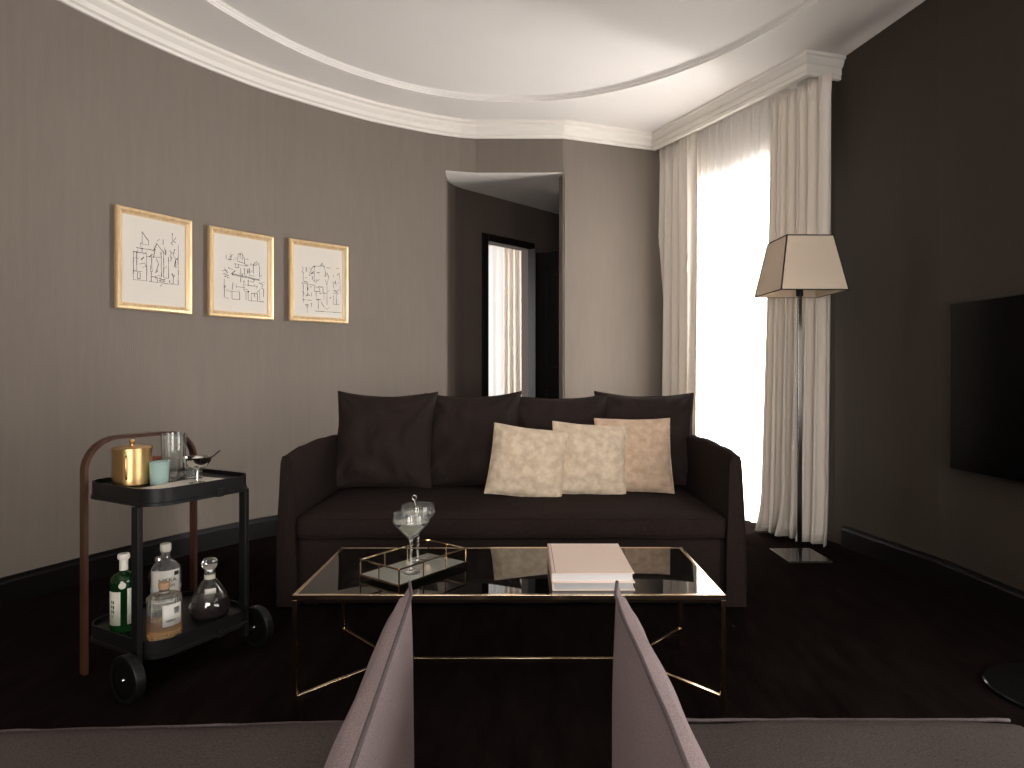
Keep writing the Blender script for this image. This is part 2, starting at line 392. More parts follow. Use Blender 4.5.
# bedroom glimpsed beyond the passage door
bm = bmesh.new()
strip(bm, [(-2.1,8.5),(-1.2,8.5)],0,PH,.1); strip(bm, [(-.16,8.5),(1.0,8.5)],0,PH,.1); strip(bm, [(-1.2,8.5),(-.16,8.5)],2.8,PH,.1)
strip(bm, [(-2.1,5.6),(-2.1,6.7)],0,PH+.1,-.1); strip(bm, [(-2.1,7.9),(-2.1,8.6)],0,PH+.1,-.1); strip(bm, [(-2.1,6.7),(-2.1,7.9)],0,.4,-.1); strip(bm, [(-2.1,6.7),(-2.1,7.9)],2.4,PH+.1,-.1); strip(bm, [(1.0,7.4),(1.0,8.6)],0,PH+.1,-.1)  # side opening added only to let the bedroom fill in
strip(bm, [(-2.1,5.62),(-.74,5.62)],0,PH+.1,.1)
struct(finish(bm, 'wall_bedroom', M['plaster']))
bm = bmesh.new(); prism(bm, [(-2.2,5.6),(-.72,5.65),D0,D1,(1.05,7.4),(1.05,8.7),(-2.2,8.7)], PH+.045, PH+.1); struct(finish(bm, 'ceiling_bedroom', M['plaster']))

# ------------------------------------------------------------------ curtains
def curtain(name, top, bot, z0, z1, folds, amp_top, amp_bot, m, seed=0, n=None, puddle=0, header=.05, nz=40):
    """top, bot: plan end points (left, right as seen from the room)"""
    rnd = random.Random(seed); n = n or folds*16
    ph = [rnd.uniform(-.5,.5) for _ in range(folds+3)]; am = [rnd.uniform(.6,1.15) for _ in range(folds+3)]
    bm = bmesh.new(); grid = []
    for j in range(nz+1):
        w = j/nz; z = z1+(z0-z1)*w; row = []
        wa = w**1.2
        for i in range(n+1):
            s = i/n
            a = Vector(top[0]).lerp(Vector(top[1]), s); b = Vector(bot[0]).lerp(Vector(bot[1]), s); p = a.lerp(b, wa)
            d = (Vector(top[1])-Vector(top[0])).normalized(); nn = Vector((-d.y, d.x)) * (-1 if Vector((-d.y,d.x)).dot(p) > 0 else 1)
            k = s*folds; q = int(k); fr = k-q
            A = am[q]*(1-fr)+am[q+1]*fr; P = ph[q]*(1-fr)+ph[q+1]*fr
            amp = (amp_top+(amp_bot-amp_top)*w**.7)*A
            arg = 2*PI*k+P+.5*math.sin(w*2.2+q)
            v = math.sin(arg)+.22*math.sin(2*arg+1.1+w*1.2)+.05*math.sin(3.1*arg+w*3+seed)
            if w < .035: v = v*.6+.5*math.sin(arg*2.0)
            side = math.cos(arg)*amp*.35
            p2 = p + nn*(v*amp*.75) + d*side
            zz = z
            if puddle and w > .9: 
                t = (w-.9)/.1; p2 += nn*t*t*puddle*(.6+.5*math.sin(arg*.5)); zz = max(z0, z + .01*math.sin(arg))
            row.append(bm.verts.new((p2.x, p2.y, zz)))
        grid.append(row)
    for j in range(nz):
        for i in range(n): bm.faces.new((grid[j][i],grid[j][i+1],grid[j+1][i+1],grid[j+1][i]))
    o = finish(bm, name, m, None, True, recalc=False)
    return o
def WX(px, off): return ray_line(px, WP(0,off), WP(WL,off))
ZT = ZC+.05
c = curtain('curtain', (WX(772,.185), WX(828,.18)), (WX(763,.20), WX(825,.18)), .012, ZC-.012, 6, .052, .075, M['drape'], 3, puddle=.05)
s = c.modifiers.new('s','SOLIDIFY'); s.thickness = .004
tag(c, 'taupe linen drape hanging behind the floor lamp, reaching the carpet', 'curtain', 'full length drapes at the window')
c = curtain('curtain', (WX(661,.17), WX(694,.185)), (WX(655,.16), WX(695,.19)), .012, ZT, 5, .045, .060, M['drape'], 8, puddle=.03)
s = c.modifiers.new('s','SOLIDIFY'); s.thickness = .004
tag(c, 'taupe linen drape hanging between the grey wall and the sheer curtain', 'curtain', 'full length drapes at the window')
c = curtain('sheer_curtain', (WX(690,.10), WX(768,.10)), (WX(686,.10), WX(767,.10)), .015, ZT, 11, .020, .022, M['sheer'], 5)
tag(c, 'white translucent sheer curtain glowing with daylight between the two drapes', 'curtain')
# bedroom drape and sheer seen through the doorway
def BX(px, y): return ((px-CX)/F*y, y)
c = curtain('curtain', (BX(503,8.3), BX(536,8.3)), (BX(503,8.3), BX(536,8.3)), .012, 2.80, 6, .035, .045, M['drape'], 21)
tag(c, 'beige drape seen through the dark doorway in the next room', 'curtain')
c = curtain('sheer_curtain', (BX(440,8.4), BX(506,8.4)), (BX(440,8.4), BX(506,8.4)), .015, 2.80, 9, .012, .015, M['sheer'], 22)
tag(c, 'bright sheer curtain seen through the dark doorway in the next room', 'curtain')

# ------------------------------------------------------------------ cushions
def pillow(name, w, h, t, m, loc, rot, seed=0, ear=.05, wr=.006, pipe=None, sag=0, n=30):
    bm = bmesh.new(); G = {}
    off = Vector((seed*3.1, seed*1.7, 0))
    def P(a, b, side):
        ea = 1-ear*(1-b*b)**1.0*.9; eb = 1-ear*(1-a*a)*.9
        x = a*w/2*ea; z = b*h/2*eb - (sag*(1-a*a)*(1 if b > 0 else 0)*b)
        th = t/2*((1-abs(a)**2.6)*(1-abs(b)**2.6))**.55
        cr = noise.noise(Vector((a*2.2,b*2.2,side))*1.0+off)*wr*2.2 + noise.noise(Vector((a*6,b*3.5,side*2))+off)*wr
        e = min(1, 4*(1-max(abs(a),abs(b))))
        # radiating puckers near the corners
        r = math.hypot(1-abs(a), 1-abs(b)); an = math.atan2(1-abs(b), 1-abs(a))
        pk = math.sin(an*11+seed)*wr*.8*math.exp(-(r-.3)**2/.05)*e
        return Vector((x, side*(th+(cr)*e+pk), z))
    N = n
    for side in (-1, 1):
        for i in range(N+1):
            for j in range(N+1):
                a = math.sin((2*i/N-1)*PI/2*.97)/math.sin(PI/2*.97); b = math.sin((2*j/N-1)*PI/2*.97)/math.sin(PI/2*.97)
                edge = i in (0,N) or j in (0,N)
                if edge and side == 1: G[(side,i,j)] = G[(-1,i,j)]
                else:
                    p = P(a,b,side)
                    if edge: p.y = noise.noise(Vector((a*2,b*2,9))+off)*wr*1.5
                    G[(side,i,j)] = bm.verts.new(p)
        for i in range(N):
            for j in range(N):
                q = [G[(side,i,j)],G[(side,i+1,j)],G[(side,i+1,j+1)],G[(side,i,j+1)]]
                bm.faces.new(q if side == -1 else q[::-1])
    per = [(i,0) for i in range(N)]+[(N,j) for j in range(N)]+[(i,N) for i in range(N,0,-1)]+[(0,j) for j in range(N,0,-1)]
    pp = [G[(-1,i,j)].co.copy() for i,j in per]
    o = finish(bm, name, m, None, True, recalc=False)
    sub = o.modifiers.new('s','SUBSURF'); sub.levels = 1; sub.render_levels = 1
    o.location = loc; o.rotation_euler = rot
    if pipe:
        b2 = bmesh.new(); tube(b2, pp, pipe, 6, True); finish(b2, 'piping', m, o, True)
    return o
R = math.radians
# dark back cushions: (centre x, depth, width, yaw, roll)
bc = [(-.845,3.92,.625,.600,5,0,'leftmost dark square back cushion, fully in view beside the left sofa arm'),
      (-.315,3.975,.61,.595,5,-1.5,'second dark back cushion from the left, its corner poking up above the leftmost pillow'),
      (.215,4.02,.63,.580,4,-.5,'third dark back cushion from the left, behind the beige pillows and mostly hidden'),
      (.765,4.05,.63,.595,3,1,'rightmost dark back cushion, leaning by the window and the right sofa arm')]
for i, (x, y, w, h, yaw, roll, lb) in enumerate(bc):
    o = pillow('back_cushion', w, h, .21, M['cushion'], (x, y, .455+h/2*math.cos(R(15))), (R(-15), R(roll), R(-yaw)), seed=i+1, ear=.085, wr=.017, pipe=.004, sag=.012)
    tag(o, lb, 'cushion', 'dark back cushions on the sofa')
pl = [(.024,3.60,.425,.400,7,-2,'beige','light beige velvet pillow, leftmost and foremost of the three'),
      (.375,3.67,.430,.415,4,2,'beige','beige velvet pillow in the middle of the three, overlapped by the left one'),
      (.645,3.765,.445,.440,0,-2,'tan','tan brown velvet pillow, rightmost and rearmost of the three')]
for i, (x, y, w, h, roll, yaw, mm, lb) in enumerate(pl):
    o = pillow('throw_pillow', w, h, .15, M[mm], (x, y, .462+h/2*math.cos(R(18))), (R(-18), R(roll), R(yaw)), seed=i+11, ear=.05, wr=.008, pipe=.003)
    tag(o, lb, 'pillow', 'small velvet pillows on the sofa')

# ------------------------------------------------------------------ sofa
SF = 3.156
sofa = empty('sofa', (-.057, SF, 0)); tag(sofa, 'dark plum linen slipcovered sofa with four back cushions in front of the doorway', 'sofa')
def soft_box(bm, x0,x1,y0,y1,z0,z1, nx=24, ny=12, nz=6, r=.03, crown=0, wr=.003, seed=0):
    """rounded, slightly uneven upholstery block"""
    cache = {}
    def mk(i,j,k):
        key=(i,j,k)
        if key in cache: return cache[key]
        a=i/nx; b=j/ny; c=k/nz; p=Vector((x0+(x1-x0)*a, y0+(y1-y0)*b, z0+(z1-z0)*c))
        q=Vector((min(max(p.x,x0+r),x1-r),min(max(p.y,y0+r),y1-r),min(max(p.z,z0+r),z1-r)))
        d=p-q
        if d.length>1e-6: p=q+d.normalized()*r
        p.z += crown*c*(1-(2*a-1)**4)*(1-(2*b-1)**4)
        nv=noise.noise(Vector((p.x*4+seed,p.y*4,p.z*6)))*wr + noise.noise(Vector((p.x*13+seed,p.y*13,p.z*13)))*wr*.4
        cc=Vector(((x0+x1)/2,(y0+y1)/2,(z0+z1)/2)); p+= (d.normalized() if d.length>1e-6 else Vector((0,0,0)))*nv
        cache[key]=bm.verts.new(p); return cache[key]
    for i in range(nx):
        for j in range(ny):
            bm.faces.new((mk(i,j,0),mk(i,j+1,0),mk(i+1,j+1,0),mk(i+1,j,0))); bm.faces.new((mk(i,j,nz),mk(i+1,j,nz),mk(i+1,j+1,nz),mk(i,j+1,nz)))
    for i in range(nx):
        for k in range(nz):
            bm.faces.new((mk(i,0,k),mk(i+1,0,k),mk(i+1,0,k+1),mk(i,0,k+1))); bm.faces.new((mk(i,ny,k),mk(i,ny,k+1),mk(i+1,ny,k+1),mk(i+1,ny,k)))
    for j in range(ny):
        for k in range(nz):
            bm.faces.new((mk(0,j,k),mk(0,j,k+1),mk(0,j+1,k+1),mk(0,j+1,k))); bm.faces.new((mk(nx,j,k),mk(nx,j+1,k),mk(nx,j+1,k+1),mk(nx,j,k+1)))
def sbox(name, m, parent, *a, **k):
    bm = bmesh.new(); soft_box(bm, *a, **k); return finish(bm, name, m, parent, True)
SW = 1.143
sbox('base', M['sofa'], sofa, -SW+.09, SW-.09, .012, 1.0, .015, .335, nx=60, ny=10, nz=10, r=.015, wr=.006)
seat = sbox('seat_cushion', M['sofa'], sofa, -SW+.085, SW-.085, -.012, .90, .338, .450, nx=60, ny=24, nz=8, r=.03, crown=.022, wr=.008, seed=4)
bm = bmesh.new()
for z in (.438,.349):
    n=50; tube(bm, [(-SW+.10+(2*SW-.20)*k/n, -.011+noise.noise(Vector((k*.35,z*9,0)))*.003, z+noise.noise(Vector((k*.2,z*9,3)))*.004) for k in range(n+1)], .0035, 6)
finish(bm, 'piping', M['sofa'], seat, True)
bm = bmesh.new()
n=50; tube(bm, [(-SW+.10+(2*SW-.20)*k/n, .012+noise.noise(Vector((k*.35,1,0)))*.003, .328) for k in range(n+1)], .003, 6)
finish(bm, 'skirt_seam', M['sofa'], sofa, True)
def arm(side):
    bm = bmesh.new(); ny, nu = 20, 22
    rows=[]
    for j in range(ny+1):
        t=j/ny; y = -.02+1.02*t
        topz = .735+.018*min(1,t*5)+.012*math.sin(t*3.1)+ (.01*noise.noise(Vector((t*5,side,0))))
        row=[]
        # cross-section: outer foot -> outer side -> rounded top -> inner side
        for u in range(nu+1):
            s=u/nu
            if s<.42: w=s/.42; x=0+(-.006*math.sin(w*PI*.5)+ -.022*w**2.4); z=.012+(topz-.012)*w; x=x
            elif s<.58: w=(s-.42)/.16; x=-.022-.056*w; z=topz+.012*math.sin(w*PI)
            else: w=(s-.58)/.42; x=-.078-.024*w; z=topz+(.012-topz)*w
            x+= .004*noise.noise(Vector((y*4,z*4,side*3)))
            row.append(bm.verts.new((side*(SW+x), y, z)))
        rows.append(row)
    for j in range(ny):
        for u in range(nu): bm.faces.new((rows[j][u],rows[j][u+1],rows[j+1][u+1],rows[j+1][u]))
    bm.faces.new(rows[0]); bm.faces.new(rows[-1][::-1])
    for j in range(ny): bm.faces.new((rows[j][0],rows[j+1][0],rows[j+1][-1],rows[j][-1]))
    fr=[v.co.copy() for v in rows[0]]; outer=[r[9].co.copy() for r in rows]
    o = finish(bm, 'arm', M['sofa'], sofa, True, auto=50)
    b2=bmesh.new(); tube(b2,[p+Vector((0,-.001,0)) for p in fr[1:-1]],.004,6); tube(b2,outer,.004,6)
    finish(b2,'piping',M['sofa'],o,True)
arm(-1); arm(1)
sbox('back_frame', M['sofa'], sofa, -SW+.035, SW-.035, .93, 1.07, .02, .905, nx=40, ny=6, nz=16, r=.05, wr=.008, seed=9)
for x in (-1.0,1.0):
    for y in (.08,.95):
        bm=bmesh.new(); box(bm,x-.03,x+.03,y-.03,y+.03,0,.03); finish(bm,'foot',M['black_paint'],sofa)

# ------------------------------------------------------------------ coffee table
TX0, TX1, TY0, TY1, TH = -.760, .667, 2.121, 2.706, .42
tb = empty('coffee_table', ((TX0+TX1)/2,(TY0+TY1)/2,0)); tag(tb, 'rectangular coffee table with black glass top and thin brass frame on the carpet', 'table')
cx, cy = (TX0+TX1)/2, (TY0+TY1)/2; hx, hy = (TX1-TX0)/2, (TY1-TY0)/2
bm=bmesh.new(); box(bm,-hx+.014,hx-.014,-hy+.014,hy-.014,TH-.012,TH-.001); finish(bm,'glass_top',M['black_glass'],tb)
bm=bmesh.new()
for (a,b,c,d) in ((-hx,hx,-hy,-hy+.014),(-hx,hx,hy-.014,hy),(-hx,-hx+.014,-hy+.014,hy-.014),(hx-.014,hx,-hy+.014,hy-.014)): box(bm,a,b,c,d,TH-.018,TH)
finish(bm,'top_frame',M['brass'],tb,bevel=.0015)
for sx in (-1,1):
    for sy in (-1,1):
        bm=bmesh.new(); x=sx*(hx-.008); y=sy*(hy-.008); box(bm,x-.008,x+.008,y-.008,y+.008,0,TH-.018); finish(bm,'leg',M['brass'],tb,bevel=.0015)
ZS=.079
bar_obj('stretcher',(-.44,0,ZS),(.44,0,ZS),.014,M['brass'],tb,bevel=.001)
for sx in (-1,1):
    for sy in (-1,1): bar_obj('stretcher',(sx*.436,0,ZS),(sx*(hx-.010),sy*(hy-.010),ZS),.014,M['brass'],tb,bevel=.001)

# books
def book(z, dx, dy, rz, thick, pg, lb):
    b = empty('book', (.2365+dx, 2.350+dy, z), rz); tag(b, lb, 'book', 'large books on the coffee table')
    w,d=.1385,.1875
    bm=bmesh.new(); box(bm,-w,w,-d,d,0,.0028); box(bm,-w,w,-d,d,thick-.0028,thick); box(bm,-w-.001,-w+.003,-d,d,0,thick); 
    finish(bm,'cover',M['book'],b,bevel=.0008)
    bm=bmesh.new(); box(bm,-w+.003,w-.006,-d+.006,d-.006,.0028,thick-.0028); finish(bm,'pages',pg,b)
    bm=bmesh.new(); box(bm,-w+.010,-w+.0125,-d+.0005,d-.0005,thick,thick+.0004); finish(bm,'hinge_groove',M['book_groove'],b)
M['book_groove']=mat('dusty_rose_cloth', lin(.42,.20,.17), .8)
book(TH, .000,.0,R(0.4),.028,M['pages_grey'],'blush hardcover book with greyish pages, bottom one of the two on the coffee table')
book(TH+.028, -.001,.001,R(0),.031,M['pages'],'blush hardcover book with blank cover, top one of the two on the coffee table')

# brass wire mirror tray
tA=Vector((-.417,2.17)); tR=Vector((-.216,2.44)); tL=Vector((-.585,2.272))
ux=(tR-tA).normalized(); Lx=(tR-tA).length; uy=Vector((-ux.y,ux.x)); Ly=.20
tr=empty('mirror_tray',(tA.x,tA.y,TH),math.atan2(ux.y,ux.x)); tag(tr,'rectangular mirrored tray with brass wire gallery on the coffee table','tray')
bm=bmesh.new(); box(bm,.004,Lx-.004,.004,Ly-.004,.012,.016); finish(bm,'mirror_base',M['mirror'],tr)
bm=bmesh.new()
for z in (.014,.068):
    for a,b in (((0,0),(Lx,0)),((Lx,0),(Lx,Ly)),((Lx,Ly),(0,Ly)),((0,Ly),(0,0))): bar(bm,(*a,z),(*b,z),.004,.005)
finish(bm,'wire_rail',M['brass'],tr)
for t in (0,1/3,2/3,1):
    for y in (0,Ly): bar_obj('wire_post',(Lx*t,y,0 if t in(0,1) else .012),(Lx*t,y,.070),.004,M['brass'],tr)
for x in (0,Lx): bar_obj('wire_post',(x,Ly/2,.012),(x,Ly/2,.070),.004,M['brass'],tr)

def outline_glass(prof_out, wall):
    """closed profile for a vessel: outside going up then inside going down"""
    inn=[(max(r-wall,0),z) for r,z in prof_out]
    return inn
def martini(x,y,lb,pick=False):
    g=empty('cocktail_glass',(x,y,TH+.0165)); tag(g,lb,'glass','cocktail glasses on the mirrored tray')
    prof=[(0,0),(.036,0),(.037,.002),(.030,.004),(.008,.007),(.0045,.014),(.004,.06),(.0042,.108),(.008,.117),(.030,.140),(.060,.172),(.0655,.182),(.064,.196),(.0625,.212),
          (.0610,.212),(.0625,.196),(.0638,.183),(.0585,.1745),(.029,.1435),(.006,.1225),(0,.120)]
    lathe_obj('glass_body',prof,M['glass'],g,48)
    lathe_obj('drink',[(0,.1215),(.0055,.1232),(.0280,.1442),(.0575,.1753),(.0600,.180),(0,.180)],M['liquid'],g,40)
    if pick:
        p=empty('cocktail_pick',(0,0,0)); p.parent=g
        bm=bmesh.new(); a=Vector((.005,.0,.135)); b=Vector((-.012,-.01,.232)); tube(bm,[a,b],.0016,6)
        tube(bm,[b+Vector((.008*math.cos(t*PI/6),0,.009+.009*math.sin(t*PI/6))) for t in range(12)],.0014,5,True)
        finish(bm,'pick',M['silver'],p,True)
        lathe_obj('olive',[(0,0),(.006,.002),(.009,.010),(.006,.018),(0,.020)],M['garnish'],p,14,loc=(.002,0,.148))
    else:
        lathe_obj('olive',[(0,0),(.007,.002),(.010,.010),(.007,.018),(0,.020)],M['garnish'],g,14,loc=(-.004,.004,.138))
martini(-.401,2.31,'clear angular cocktail glass without pick, nearer one on the mirrored tray')
martini(-.400,2.455,'clear angular cocktail glass holding a metal pick, farther one on the mirrored tray',True)

# ------------------------------------------------------------------ floor lamp
lp=empty('floor_lamp',(1.735,4.045,0),R(1.5)); tag(lp,'floor lamp with cream square tapered shade and slim chrome pole before the drape','lamp')
bm=bmesh.new(); box(bm,-.135,.135,-.145,.145,0,.012); finish(bm,'lamp_base',mat('dark_lamp_base',lin(.035,.03,.028),.14,spec=.5),lp,bevel=.002)
bm=bmesh.new(); box(bm,-.013,.013,-.007,.007,.012,1.70); finish(bm,'pole',M['chrome'],lp,bevel=.002)
def sq(h,z): return [Vector((-h,-h,z)),Vector((h,-h,z)),Vector((h,h,z)),Vector((-h,h,z))]
zb,zt,hb,ht=1.648,1.985,.203,.142
bm=bmesh.new(); a=[bm.verts.new(p) for p in sq(hb,zb)]; b=[bm.verts.new(p) for p in sq(ht,zt)]
for i in range(4): bm.faces.new((a[i],a[(i+1)%4],b[(i+1)%4],b[i]))
sh=finish(bm,'lamp_shade',M['shade'],lp); s=sh.modifiers.new('s','SOLIDIFY'); s.thickness=.003
bm=bmesh.new(); A=sq(hb+.001,zb); B=sq(ht+.001,zt)
for i in range(4): bar(bm,A[i],A[(i+1)%4],.006,.006); bar(bm,B[i],B[(i+1)%4],.006,.006); bar(bm,A[i],B[i],.007,.007)
finish(bm,'shade_trim',M['shade_trim'],sh)
lathe_obj('socket',[(0,0),(.022,0),(.022,.05),(.012,.06),(0,.06)],M['black_metal'],lp,20,loc=(0,0,1.63))
lathe_obj('bulb',[(0,0),(.012,0),(.014,.02),(.03,.055),(.026,.08),(0,.092)],M['white_trim'],lp,20,loc=(0,0,1.69))
bm=bmesh.new(); 
bar(bm,(-ht,0,zt-.01),(ht,0,zt-.01),.003); bar(bm,(0,-ht,zt-.01),(0,ht,zt-.01),.003); finish(bm,'shade_carrier',M['black_metal'],lp)

# ------------------------------------------------------------------ television
tdir=V2(R2,R4).normalized(); tv0=Vector((2.237,3.37)); ang=math.atan2(tdir.y,tdir.x)
tv=empty('television',(tv0.x,tv0.y,.645),ang); tag(tv,'large black flat television mounted on the dark right wall','television')
bm=bmesh.new(); box(bm,0,1.50,-.012,.028,0,.87); finish(bm,'tv_case',M['tv_bezel'],tv,bevel=.003)
bm=bmesh.new(); box(bm,.012,1.488,-.0135,-.0115,.012,.858); finish(bm,'screen',M['screen'],tv)
bm=bmesh.new(); box(bm,.5,1.0,.026,.062,.25,.62); finish(bm,'wall_bracket',M['tv_bezel'],tv)

# ------------------------------------------------------------------ round based stand at the right edge
st=empty('reading_lamp',(1.91,2.30,0)); tag(st,'round black disc base on the carpet at the right edge below the television','lamp')
lathe_obj('lamp_base',[(0,0),(.218,0),(.222,.004),(.222,.012),(.217,.017),(.02,.022),(0,.022)],M['chrome_black'] if 'chrome_black' in M else mat('black_lacquer',lin(.006,.006,.006),.12,spec=.25),st,64)
lathe_obj('pole',[(0,.02),(.011,.02),(.011,1.3),(0,1.3)],M['black_metal'],st,16)
lathe_obj('lamp_head',[(0,1.29),(.03,1.29),(.05,1.36),(.03,1.40),(0,1.40)],M['black_metal'],st,24)

# ------------------------------------------------------------------ lounge chairs in the foreground
def chair(side, x, yfar, lb):
    """side=-1: seat runs to the left, back panel faces the middle of the room"""
    ch=empty('lounge_chair',(x+(.018 if side<0 else 0),yfar-.36,0),R(3.0) if side<0 else 0); tag(ch,lb,'chair','low slipper chairs standing back to back')
    W=.36
    # backrest: rows along y, profile in x-z
    bm=bmesh.new(); ny=36; rows=[]
    for j in range(ny+1):
        t=j/ny*2-1; y=W*t
        edge=max(0,(abs(t)-.86)/.14); 
        e2=max(0,(abs(t)-.93)/.07)
        zt=.737-.022*edge**2*(1-e2)+.012*e2 + .003*noise.noise(Vector((y*7,side,0)))
        thin=1-.85*edge**2.2
        prof=[]
        nb=16
        for k in range(nb+1):       # outer panel going up
            w=k/nb; z=.04+(zt-.04)*w
            xo=0.0-.012*math.sin(w*PI)*thin*0+ (.010*(1-thin)*w)+.003*noise.noise(Vector((y*5,z*5,side*2)))
            xo+= .006*w**6
            prof.append((xo,z))
        for k in range(1,17):      # padded top and inside going down
            w=k/16
            xi=(.010+.058*thin*math.sin(min(1,w*2.1)*PI/2)**.8)+.10*max(0,w-.35)
            z=zt-.006*thin+.010*thin*math.sin(min(1,w*8)*PI)-(zt-.42)*w**1.35
            xi+=.004*noise.noise(Vector((y*6,z*6,side*5)))
            prof.append((xi,z))
        rows.append([bm.verts.new((side*px,y,pz)) for px,pz in prof])
    K=len(rows[0])
    for j in range(ny):
        for k in range(K-1): bm.faces.new((rows[j][k],rows[j][k+1],rows[j+1][k+1],rows[j+1][k]))
        bm.faces.new((rows[j][K-1],rows[j][0],rows[j+1][0],rows[j+1][K-1]))
    bm.faces.new(rows[0]); bm.faces.new(rows[-1][::-1])
    seam=[r[16].co.copy() for r in rows]; e1=[v.co.copy() for v in rows[-1][2:17]]
    bk=finish(bm,'backrest',M['chair'],ch,True,auto=60)
    b2=bmesh.new(); tube(b2,[p+Vector((side*-.001,0,.001)) for p in seam],.0032,6); finish(b2,'piping',M['chair_pipe'],bk,True)
    # seat: cushion + skirted base
    x0,x1=.075,.80
    a,b=(side*x0,side*x1) if side>0 else (side*x1,side*x0)
    sbox('seat',M['chair_shaded'],ch,a,b,-W-.01,W+.015,.34,.486,nx=40,ny=30,nz=8,r=.035,crown=.014,wr=.006,seed=side*3)
    a,b=(side*.02,side*(x1-.02)) if side>0 else (side*(x1-.02),side*.02)
    sbox('base',M['chair_shaded'],ch,a,b,-W,W,.03,.345,nx=24,ny=20,nz=8,r=.02,wr=.004)
    b2=bmesh.new(); n=44
    tube(b2,[(side*(.10+(x1-.13)*k/n),W+.006+.0015*noise.noise(Vector((k*.3,side,0))),.482+.0015*noise.noise(Vector((k*.25,side,4)))-(.02*max(0,k/n-.9)*10)**2*.2) for k in range(n+1)],.0035,6)
    finish(b2,'piping',M['chair_pipe'],ch,True)
    for sx in (.08,.72):
        for sy in (-.3,.3):
            b3=bmesh.new(); xx=side*sx; box(b3,xx-.02,xx+.02,sy-.02,sy+.02,0,.04); finish(b3,'leg',M['black_paint'],ch)
chair(-1,-.203,1.235,'mauve grey wool chair on the left, its back panel lit, seat to the left')
chair(1,.166,1.235,'mauve grey wool chair on the right, its back panel in shade, seat to the right')

# ------------------------------------------------------------------ framed drawings on the curved wall
def wall_hit(px):
    for a, b in zip(LW, LW[1:]):
        k=(px-CX)/F; den=(b[0]-a[0])-k*(b[1]-a[1])
        if abs(den)<1e-9: continue
        t=(k*a[1]-a[0])/den
        if 0<=t<=1 and a[1]+(b[1]-a[1])*t>1: return Vector((a[0]+(b[0]-a[0])*t, a[1]+(b[1]-a[1])*t))
def zat(py,d): return CAMZ-(py-CY)*d/F
art1=[[(.30,.13),(.30,.30),(.40,.30),(.40,.24),(.36,.20),(.30,.13)],[(.29,.34),(.27,.30),(.31,.27)],[(.22,.36),(.48,.36)],[(.30,.36),(.30,.42)],[(.17,.42),(.37,.42),(.37,.80),(.17,.80),(.17,.42)],[(.22,.42),(.22,.68),(.17,.68)],
 [(.17,.68),(.30,.68)],[(.23,.70),(.23,.78),(.27,.78),(.27,.70),(.23,.70)],[(.37,.46),(.60,.44)],[(.48,.36),(.53,.26),(.60,.33),(.64,.36)],[(.50,.34),(.48,.46)],[(.45,.46),(.45,.62),(.47,.66)],[(.44,.66),(.44,.80),(.54,.80),(.54,.73),(.44,.73)],
 [(.52,.47),(.56,.54),(.52,.64)],[(.60,.37),(.60,.72)],[(.64,.37),(.64,.72),(.72,.72),(.72,.42)],[(.58,.74),(.66,.77),(.62,.79),(.57,.77),(.67,.74)],[(.78,.08),(.78,.20),(.76,.22),(.80,.24)],[(.84,.12),(.80,.18),(.84,.20)],
 [(.88,.22),(.88,.80),(.40,.80)],[(.74,.32),(.77,.36),(.74,.40),(.78,.43),(.75,.46)],[(.82,.30),(.79,.38),(.84,.43),(.81,.55)],[(.84,.46),(.84,.56)],[(.78,.66),(.80,.70),(.82,.66)],[(.80,.70),(.80,.80)],[(.26,.58),(.34,.55),(.36,.60),(.30,.62)]]
art2=[[(.42,.30),(.44,.20),(.50,.17),(.54,.24),(.56,.34),(.42,.31)],[(.47,.20),(.47,.28)],[(.51,.20),(.51,.29)],[(.28,.26),(.32,.24),(.30,.29),(.28,.26)],[(.36,.36),(.60,.38)],[(.38,.36),(.38,.42),(.44,.42),(.44,.37)],[(.26,.44),(.34,.46)],
 [(.18,.46),(.24,.52),(.16,.54),(.26,.56),(.18,.58),(.28,.60)],[(.14,.50),(.24,.48)],[(.30,.52),(.84,.57)],[(.33,.54),(.84,.58)],[(.48,.42),(.48,.64)],[(.55,.42),(.55,.52),(.60,.52)],[(.64,.40),(.64,.52),(.74,.52)],[(.72,.34),(.78,.28),(.84,.36),(.84,.52)],[(.74,.30),(.76,.35),(.80,.31)],[(.72,.34),(.72,.48)],
 [(.18,.62),(.18,.90),(.26,.92)],[(.17,.74),(.21,.72),(.18,.78)],[(.34,.66),(.32,.78)],[(.24,.80),(.46,.80),(.46,.92),(.32,.92),(.32,.80)],[(.40,.72),(.56,.72)],[(.54,.62),(.54,.78),(.58,.78),(.58,.92)],[(.60,.68),(.80,.68),(.78,.71)],[(.62,.60),(.62,.68)],[(.64,.56),(.74,.58),(.72,.62),(.64,.61)],
 [(.62,.78),(.62,.92),(.92,.92)],[(.68,.92),(.68,.80),(.80,.80),(.80,.92)],[(.74,.80),(.74,.86)],[(.84,.62),(.90,.64),(.88,.70),(.92,.72),(.92,.84)],[(.84,.76),(.84,.90)]]
